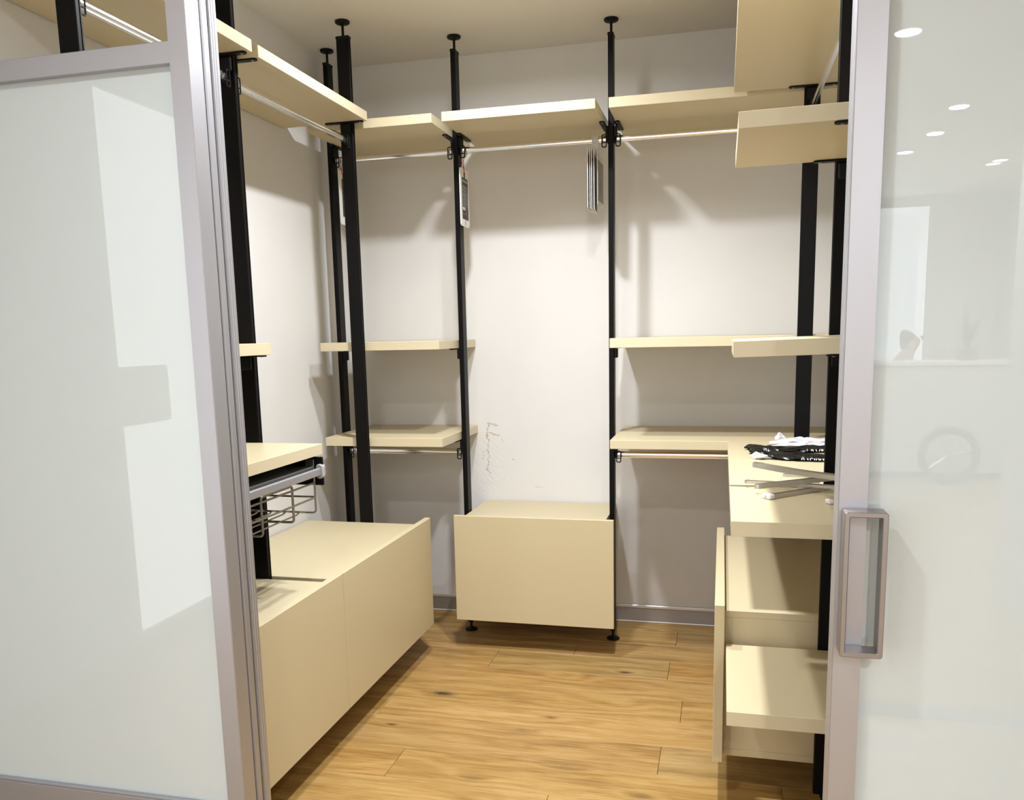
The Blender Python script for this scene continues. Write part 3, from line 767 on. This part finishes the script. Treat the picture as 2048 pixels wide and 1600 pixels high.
# ------------------------------------------------------------------ plastic sleeves and cloth on the right desk
ZD = 0.968
def crumpled(name, pts, wid, hgt, m, label, cat, group=None, seed=1, n=46, seg=14, z=ZD, amp=0.3):
    """flattened, wrinkled bundle following a path on the desk"""
    rg = random.Random(seed)
    pts = [Vector((p[0], p[1], 0)) for p in pts]
    L = [0]
    for a, b in zip(pts, pts[1:]): L.append(L[-1] + (b - a).length)
    def at(s):
        for i in range(len(pts) - 1):
            if s <= L[i + 1] or i == len(pts) - 2:
                f = (s - L[i]) / (L[i + 1] - L[i]); return pts[i].lerp(pts[i + 1], f)
    f1 = [(rg.uniform(6, 22), rg.uniform(0, 6), rg.uniform(0.3, 1)) for _ in range(6)]
    bm = bmesh.new(); rings = []
    for i in range(n + 1):
        s = L[-1] * i / n; p = at(s); q = at(min(L[-1], s + 0.02)) - at(max(0, s - 0.02)); q.normalize(); sd = Vector((-q.y, q.x, 0))
        ww = wid(i / n) if callable(wid) else wid; hh = hgt(i / n) if callable(hgt) else hgt
        ring = []
        for j in range(seg):
            a = 2 * math.pi * j / seg
            k = 1 + amp * sum(am * math.sin(fr * s * 6 + ph + j * (1.3 + 0.5 * c)) for c, (fr, ph, am) in enumerate(f1)) / 3
            zz = max(0.0006, hh * 0.5 * (1 + math.sin(a) * k))
            ring.append(bm.verts.new(p + sd * (ww * 0.5 * math.cos(a) * (1 + (k - 1) * 0.5)) + Vector((0, 0, z + zz))))
        rings.append(ring)
    for a, b in zip(rings, rings[1:]):
        for j in range(seg): bm.faces.new((a[j], a[(j + 1) % seg], b[(j + 1) % seg], b[j]))
    bm.faces.new(rings[0][::-1]); bm.faces.new(rings[-1])
    o = finish(name, bm, m)
    return tag(o, label, cat, group)

taper = lambda a, b, c: (lambda t: a + (b - a) * min(1, t * 4) if t < 0.25 else b + (c - b) * (t - 0.25) / 0.75)
crumpled('white_cloth', [(0.18, 3.335), (0.28, 3.335), (0.40, 3.355), (0.52, 3.37)], taper(0.03, 0.08, 0.04), taper(0.012, 0.028, 0.02), WHITE_CLOTH, 'folded white fabric strip lying behind the black sleeves', 'cloth', 'white cloths on the right desk', 3, amp=0.5)
crumpled('white_cloth', [(0.15, 3.245), (0.20, 3.235), (0.30, 3.258), (0.46, 3.295)], taper(0.02, 0.05, 0.04), taper(0.006, 0.018, 0.016), WHITE_CLOTH, 'white fabric strip lying close behind the upper black sleeve', 'cloth', 'white cloths on the right desk', 5, amp=0.45)
crumpled('white_cloth', [(0.108, 2.965), (0.130, 2.975), (0.165, 2.985)], taper(0.04, 0.075, 0.06), taper(0.014, 0.022, 0.008), WHITE_CLOTH, 'small white fabric end sticking out left of the lower black sleeve', 'cloth', 'white cloths on the right desk', 9, n=20, amp=0.3)
crumpled('white_cloth', [(0.205, 3.415), (0.235, 3.42), (0.262, 3.41)], taper(0.02, 0.03, 0.015), taper(0.02, 0.034, 0.01), WHITE_CLOTH, 'crumpled white fabric knot at the back of the pile', 'cloth', 'white cloths on the right desk', 12, n=20, amp=0.7)
s1 = crumpled('plastic_sleeve', [(0.105, 3.215), (0.165, 3.13), (0.24, 3.14), (0.33, 3.165), (0.52, 3.21)], taper(0.05, 0.085, 0.08), taper(0.018, 0.022, 0.018), BLACK_FOIL, 'crumpled black plastic sleeve with white print, the upper of the two on the right desk', 'plastic sleeve', 'black plastic sleeves', 21, amp=0.42)
s2 = crumpled('plastic_sleeve', [(0.172, 2.985), (0.21, 2.965), (0.30, 2.955), (0.52, 2.94)], taper(0.07, 0.09, 0.085), taper(0.024, 0.022, 0.016), BLACK_FOIL, 'crumpled black plastic sleeve with white print, the lower and nearer of the two', 'plastic sleeve', 'black plastic sleeves', 31, amp=0.42)
crumpled('plastic_sleeve', [(0.112, 3.115), (0.135, 3.06), (0.185, 3.05)], taper(0.03, 0.05, 0.045), taper(0.012, 0.02, 0.02), BLACK_FOIL, 'short folded black plastic end at the left of the sleeves', 'plastic sleeve', 'black plastic sleeves', 37, n=20, amp=0.6)
crumpled('plastic_sleeve', [(0.40, 3.425), (0.44, 3.42), (0.50, 3.43)], taper(0.03, 0.05, 0.04), taper(0.03, 0.045, 0.03), BLACK_FOIL, 'black plastic lump behind the sleeves, partly hidden by the right post', 'plastic sleeve', 'black plastic sleeves', 41, n=16, amp=0.4)
# illegible white print strokes on the two long sleeves
def strokes(parent, pts, seed, h):
    rg = random.Random(seed); bm = bmesh.new()
    for (x, y, z) in pts:
        k = rg.choice((1, 1, 2))
        for _ in range(k):
            dx = rg.uniform(-0.003, 0.003); lean = rg.uniform(-0.003, 0.003)
            vs = [Vector((x + dx, y - 0.001, z)), Vector((x + dx + 0.0028, y - 0.001, z)), Vector((x + dx + 0.0028 + lean, y + 0.004, z + h)), Vector((x + dx + lean, y + 0.004, z + h))]
            lo = [bm.verts.new(v) for v in vs]; hi = [bm.verts.new(v + Vector((0, -0.0012, 0.0004))) for v in vs]
            for i in range(4): bm.faces.new((lo[i], lo[(i + 1) % 4], hi[(i + 1) % 4], hi[i]))
            bm.faces.new(lo[::-1]); bm.faces.new(hi)
    finish('white_print', bm, WHITE_CARD, parent)
strokes(s1, [(0.300 + 0.0095 * i, 3.112 + 0.0016 * i, ZD + 0.008) for i in range(10)], 2, 0.006)
strokes(s2, [(0.262 + 0.0092 * i, 2.909 - 0.001 * i, ZD + 0.007) for i in range(11)], 4, 0.005)

# ------------------------------------------------------------------ grey strap loops on the right desk
def strap_loop(label, p0, p1, gap, hgt, z0, z1, cap=None, bow=0.0):
    """long flat band doubled back on itself, standing on its edge; p0 is the loop's tip"""
    a, b = Vector((*p0, 0)), Vector((*p1, 0)); d = (b - a).normalized(); s = Vector((-d.y, d.x, 0)); L = (b - a).length
    t = empty('strap_loop', Vector((a.x, a.y, z0))); tag(t, label, 'strap', 'grey strap loops on the right desk')
    cl = []
    r = gap / 2
    m = 14
    for i in range(m + 1):
        u = L * (1 - i / m); cl.append((u, r * 0.9 + bow * math.sin(math.pi * u / L)))
    for i in range(1, 9):
        q = math.radians(90 + 180 * i / 9); cl.append((r * 1.3 + r * 1.3 * math.cos(q) - r * 1.3, r * math.sin(q) * 0.98))
    for i in range(m + 1):
        u = L * (i / m); cl.append((u, -r * 0.9 + bow * math.sin(math.pi * u / L)))
    P = [a + d * u + s * v for u, v in cl]
    bm = bmesh.new(); th = 0.0022; rings = []
    for i, p in enumerate(P):
        dd = (P[min(i + 1, len(P) - 1)] - P[max(i - 1, 0)]).normalized(); nn = Vector((-dd.y, dd.x, 0)) * th / 2
        u = max(0, min(1, cl[i][0] / L)); z = z0 + (z1 - z0) * u
        rings.append([bm.verts.new(Vector((q.x, q.y, zz))) for q, zz in ((p - nn, z), (p + nn, z), (p + nn, z + hgt), (p - nn, z + hgt))])
    for x, y in zip(rings, rings[1:]):
        for j in range(4): bm.faces.new((x[j], x[(j + 1) % 4], y[(j + 1) % 4], y[j]))
    bm.faces.new(rings[0][::-1]); bm.faces.new(rings[-1])
    finish('band', bm, GREY_STRAP, t, smooth=True)
    if cap:
        bm = bmesh.new(); e = cap
        ang = math.atan2(d.y, d.x)
        b_box(bm, -e, e * 0.7, -gap / 2 - 0.006, gap / 2 + 0.006, 0, hgt + 0.004)
        bmesh.ops.rotate(bm, verts=bm.verts, cent=(0, 0, 0), matrix=Matrix.Rotation(ang, 3, 'Z'))
        bmesh.ops.translate(bm, verts=bm.verts, vec=(a.x, a.y, z0 - 0.0005))
        finish('end_cap', bm, WHITE_PLASTIC, t, bevel=0.0035)
    return t
strap_loop('grey strap loop with a raised round tip, topmost of the pile on the right desk', (0.106, 2.49), (0.33, 2.29), 0.026, 0.013, ZD + 0.046, ZD + 0.044, bow=-0.014)
strap_loop('grey strap loop crossing under the topmost one towards the right post', (0.102, 2.325), (0.335, 2.405), 0.018, 0.012, ZD + 0.014, ZD + 0.032)
strap_loop('grey strap loop with a white square end cap at the front of the pile', (0.124, 2.252), (0.29, 2.415), 0.018, 0.010, ZD + 0.0008, ZD + 0.001, cap=0.012)
strap_loop('thin strap loop whose pale tip lies over the desk joint', (0.080, 2.415), (0.31, 2.36), 0.020, 0.008, ZD + 0.012, ZD + 0.012)
strap_loop('separate pale strap loop lying farthest back, beside the right post', (0.196, 2.612), (0.345, 2.596), 0.020, 0.007, ZD + 0.0006, ZD + 0.0006)
strap_loop('short curved strap loop between the pile and the farthest loop', (0.212, 2.50), (0.275, 2.515), 0.022, 0.008, ZD + 0.0006, ZD + 0.0006, bow=0.008)
strap_loop('strap end with a pale square cap beside the right door stile', (0.270, 2.205), (0.40, 2.25), 0.012, 0.009, ZD + 0.0006, ZD + 0.0006, cap=0.009)

# ------------------------------------------------------------------ showroom things mirrored in the panes
for i, (x, y) in enumerate(SHOW):
    t = empty('ceiling_downlight', (x, y, 2.69)); tag(t, ['large lit ceiling downlight mirrored at the top of the right glass pane', 'lit downlight mirrored right of centre in the right pane, below the large one', 'lit downlight mirrored in the middle of the row in the right pane',
        'lit downlight mirrored near the stile of the right pane', 'lit downlight mirrored in front of the pale wall in the right pane', 'tiny lit downlight mirrored at the edge of the pale wall in the right pane'][i], 'downlight', 'ceiling downlights mirrored in the right pane')
    bm = bmesh.new(); k = 40
    b_ring(bm, [(x + 0.068 * math.cos(2 * math.pi * j / k), y + 0.068 * math.sin(2 * math.pi * j / k)) for j in range(k)], [(x + 0.056 * math.cos(2 * math.pi * j / k), y + 0.056 * math.sin(2 * math.pi * j / k)) for j in range(k)], 2.690, 2.6995, 'z')
    finish('trim_ring', bm, WHITE_METAL, t)
    bm = bmesh.new(); b_cyl(bm, x, y, 2.6965, 2.6985, 0.055, seg=40)
    finish('lamp_disc', bm, LAMP_ON, t)
# notice board on the partition
t = empty('notice_board', (-2.64, 0.0, 1.03)); tag(t, 'pale grey notice board mirrored in the left glass pane', 'sign')
bm = bmesh.new(); b_prism(bm, rrect(-0.16, 0.19, 1.03, 1.30, 0.02), -2.648, -2.642, 'x')
finish('board', bm, WALL_GREY, t)
# reception counter, plant and a spoked wheel on show
t = empty('reception_counter', (1.6, -5.3, 0)); tag(t, 'pale reception counter mirrored in the right glass pane', 'counter')
boxo('counter_front', 0.6, 2.6, -5.30, -5.26, 0.06, 1.05, WALL_GREY, t, 0.004)
boxo('counter_top', 0.55, 2.65, -5.58, -5.24, 1.05, 1.09, WALL, t, 0.004)
boxo('plinth', 0.62, 2.58, -5.56, -5.30, 0.0, 0.06, DARK_GREY, t, 0.002)
t = empty('potted_plant', (2.18, -5.4, 1.09)); tag(t, 'potted plant with thin upright leaves on the reception counter', 'plant')
bm = bmesh.new(); b_lathe(bm, 2.18, -5.4, [(0.07, 1.0905), (0.10, 1.19), (0.092, 1.19), (0.085, 1.17)], 20); finish('pot', bm, DARK_GREY, t, smooth=True)
for i in range(26):
    a = random.uniform(0, 6.28); r = random.uniform(0.03, 0.16); hgt = random.uniform(0.12, 0.42)
    bm = bmesh.new(); b_tube(bm, [(2.18, -5.4, 1.18), (2.18 + 0.4 * r * math.cos(a), -5.4 + 0.4 * r * math.sin(a), 1.18 + hgt * 0.6), (2.18 + r * math.cos(a), -5.4 + r * math.sin(a), 1.18 + hgt)], 0.005, 5)
    finish('leaf', bm, LEAF, t)
t = empty('spoked_wheel', (1.98, -5.0, 0.26)); tag(t, 'dark spoked wheel standing before the counter, mirrored in the right pane', 'wheel')
bm = bmesh.new()
b_tube(bm, [(1.98 + 0.225 * math.cos(2 * math.pi * j / 40), -5.0, 0.262 + 0.225 * math.sin(2 * math.pi * j / 40)) for j in range(40)], 0.034, 10, closed=True)
finish('tyre', bm, RUBBER, t, smooth=True)
for j in range(7):
    a = 2 * math.pi * j / 7 + 0.2
    bm = bmesh.new(); b_tube(bm, [(1.98 + 0.03 * math.cos(a), -5.0, 0.262 + 0.03 * math.sin(a)), (1.98 + 0.2 * math.cos(a), -5.0, 0.262 + 0.2 * math.sin(a))], 0.016, 6)
    finish('spoke', bm, STEEL, t)
bm = bmesh.new(); b_tube(bm, [(1.98, -5.03, 0.262), (1.98, -4.97, 0.262)], 0.04, 16); finish('hub', bm, STEEL, t)

# floor strip across the showroom
tf = empty('trim_2', (0, -0.065, 0)); struct(tf, 'grey metal strip let into the showroom floor')
boxo('floor_strip', -2.6, 1.35, -0.125, -0.010, 0.0003, 0.003, DARK_GREY, tf, 0.001)

# person sitting behind the counter (a faint reflection in the right pane)
SKIN = mat('skin', (0.50, 0.32, 0.23), 0.55)
SHIRT = mat('white_shirt', (0.78, 0.77, 0.76), 0.8)
HAIR = mat('dark_hair', (0.02, 0.015, 0.012), 0.6)
DENIM = mat('dark_trousers', (0.03, 0.035, 0.05), 0.8)
px_, py_ = 1.66, -6.0
per = empty('person', (px_, py_, 0)); tag(per, 'person with dark hair and white shirt sitting at the counter, mirrored in the right pane', 'person')
def skin(name, verts, edges, radii, m, root=0, sub=2):
    me = bpy.data.meshes.new(name)
    me.from_pydata([Vector(v) - Vector((px_, py_, 0)) for v in verts], edges, [])
    o = bpy.data.objects.new(name, me); C.objects.link(o); o.parent = per
    o.modifiers.new('skin', 'SKIN').use_smooth_shade = True
    for i, r in enumerate(radii):
        sv = me.skin_vertices[0].data[i]; sv.radius = (r, r) if not isinstance(r, tuple) else r; sv.use_root = i == root
    q = o.modifiers.new('sub', 'SUBSURF'); q.levels = sub; q.render_levels = sub
    me.materials.append(m); return o
X, Y = px_, py_
# body: pelvis, waist, chest, neck base, neck, then head; shoulders, elbows, wrists; hips, knees, feet on the floor
skin('body', [(X, Y, .56), (X + .02, Y, .74), (X + .07, Y, .93), (X + .10, Y, 1.07), (X + .13, Y, 1.15), (X + .17, Y, 1.23), (X + .19, Y, 1.32),
              (X + .09, Y + .17, 1.03), (X + .20, Y + .24, .84), (X + .34, Y + .30, 1.10), (X + .09, Y - .17, 1.03), (X + .18, Y - .22, .82), (X + .40, Y - .15, .86),
              (X + .02, Y + .10, .54), (X + .44, Y + .12, .52), (X + .44, Y + .12, .09), (X + .02, Y - .10, .54), (X + .44, Y - .12, .52), (X + .44, Y - .12, .09), (X + .58, Y + .12, .05), (X + .58, Y - .12, .05)],
     [(0, 1), (1, 2), (2, 3), (3, 4), (4, 5), (5, 6), (3, 7), (7, 8), (8, 9), (3, 10), (10, 11), (11, 12), (0, 13), (13, 14), (14, 15), (0, 16), (16, 17), (17, 18), (15, 19), (18, 20)],
     [.13, .125, .135, .10, .05, .078, .082, .058, .044, .03, .058, .044, .03, .09, .06, .045, .09, .06, .045, .035, .035], SKIN)
skin('shirt', [(X, Y, .60), (X + .02, Y, .74), (X + .07, Y, .93), (X + .10, Y, 1.07), (X + .09, Y + .17, 1.03), (X + .20, Y + .24, .84), (X + .32, Y + .29, 1.06), (X + .09, Y - .17, 1.03), (X + .18, Y - .22, .82), (X + .36, Y - .17, .855)],
     [(0, 1), (1, 2), (2, 3), (3, 4), (4, 5), (5, 6), (3, 7), (7, 8), (8, 9)], [.145, .14, .15, .112, .070, .056, .042, .070, .056, .042], SHIRT)
skin('trousers', [(X, Y, .56), (X + .02, Y + .10, .54), (X + .44, Y + .12, .52), (X + .44, Y + .12, .12), (X + .02, Y - .10, .54), (X + .44, Y - .12, .52), (X + .44, Y - .12, .12)],
     [(0, 1), (1, 2), (2, 3), (0, 4), (4, 5), (5, 6)], [.14, .10, .070, .055, .10, .070, .055], DENIM)
skin('hair', [(X + .155, Y, 1.36), (X + .12, Y, 1.31), (X + .11, Y, 1.24), (X + .10, Y, 1.16)], [(0, 1), (1, 2), (2, 3)], [.088, .085, .06, .035], HAIR)
skin('nose', [(X + .255, Y, 1.295), (X + .285, Y, 1.275)], [(0, 1)], [.012, .014], SKIN)
for sgn in (-1, 1):
    bm = bmesh.new(); bmesh.ops.create_uvsphere(bm, u_segments=10, v_segments=8, radius=.010)
    bmesh.ops.translate(bm, verts=bm.verts, vec=(X + .258, Y + sgn * .030, 1.305)); finish('eye', bm, HAIR, per, smooth=True)
    bm = bmesh.new(); bmesh.ops.create_uvsphere(bm, u_segments=10, v_segments=8, radius=.022)
    bmesh.ops.scale(bm, verts=bm.verts, vec=(0.7, 0.5, 1.3)); bmesh.ops.translate(bm, verts=bm.verts, vec=(X + .185, Y + sgn * .082, 1.29)); finish('ear', bm, SKIN, per, smooth=True)
    hy = Y + (.30 if sgn > 0 else -.15); hx, hz = (X + .34, 1.10) if sgn > 0 else (X + .40, .86)
    up_ = 1 if sgn > 0 else 0
    for k in range(5):
        a = (k - 2) * 0.014
        tip = (hx - .035 + abs(k - 2) * .004, hy - .05 + a, hz + .085 - .008 * abs(k - 1.5)) if up_ else (hx + .10 - .01 * abs(k - 1.5), hy + a * 1.3, hz - .005)
        mid_ = (hx - .005, hy - .015 + a, hz + .05) if up_ else (hx + .055, hy + a, hz + .012)
        if k == 0: tip, mid_ = ((hx + .02, hy + .01, hz + .06), (hx + .015, hy + .012, hz + .03)) if up_ else ((hx + .05, hy - .05, hz), (hx + .03, hy - .03, hz + .005))
        skin('finger', [(hx, hy + a * 0.6, hz), mid_, tip], [(0, 1), (1, 2)], [.012, .009, .008], SKIN, sub=1)
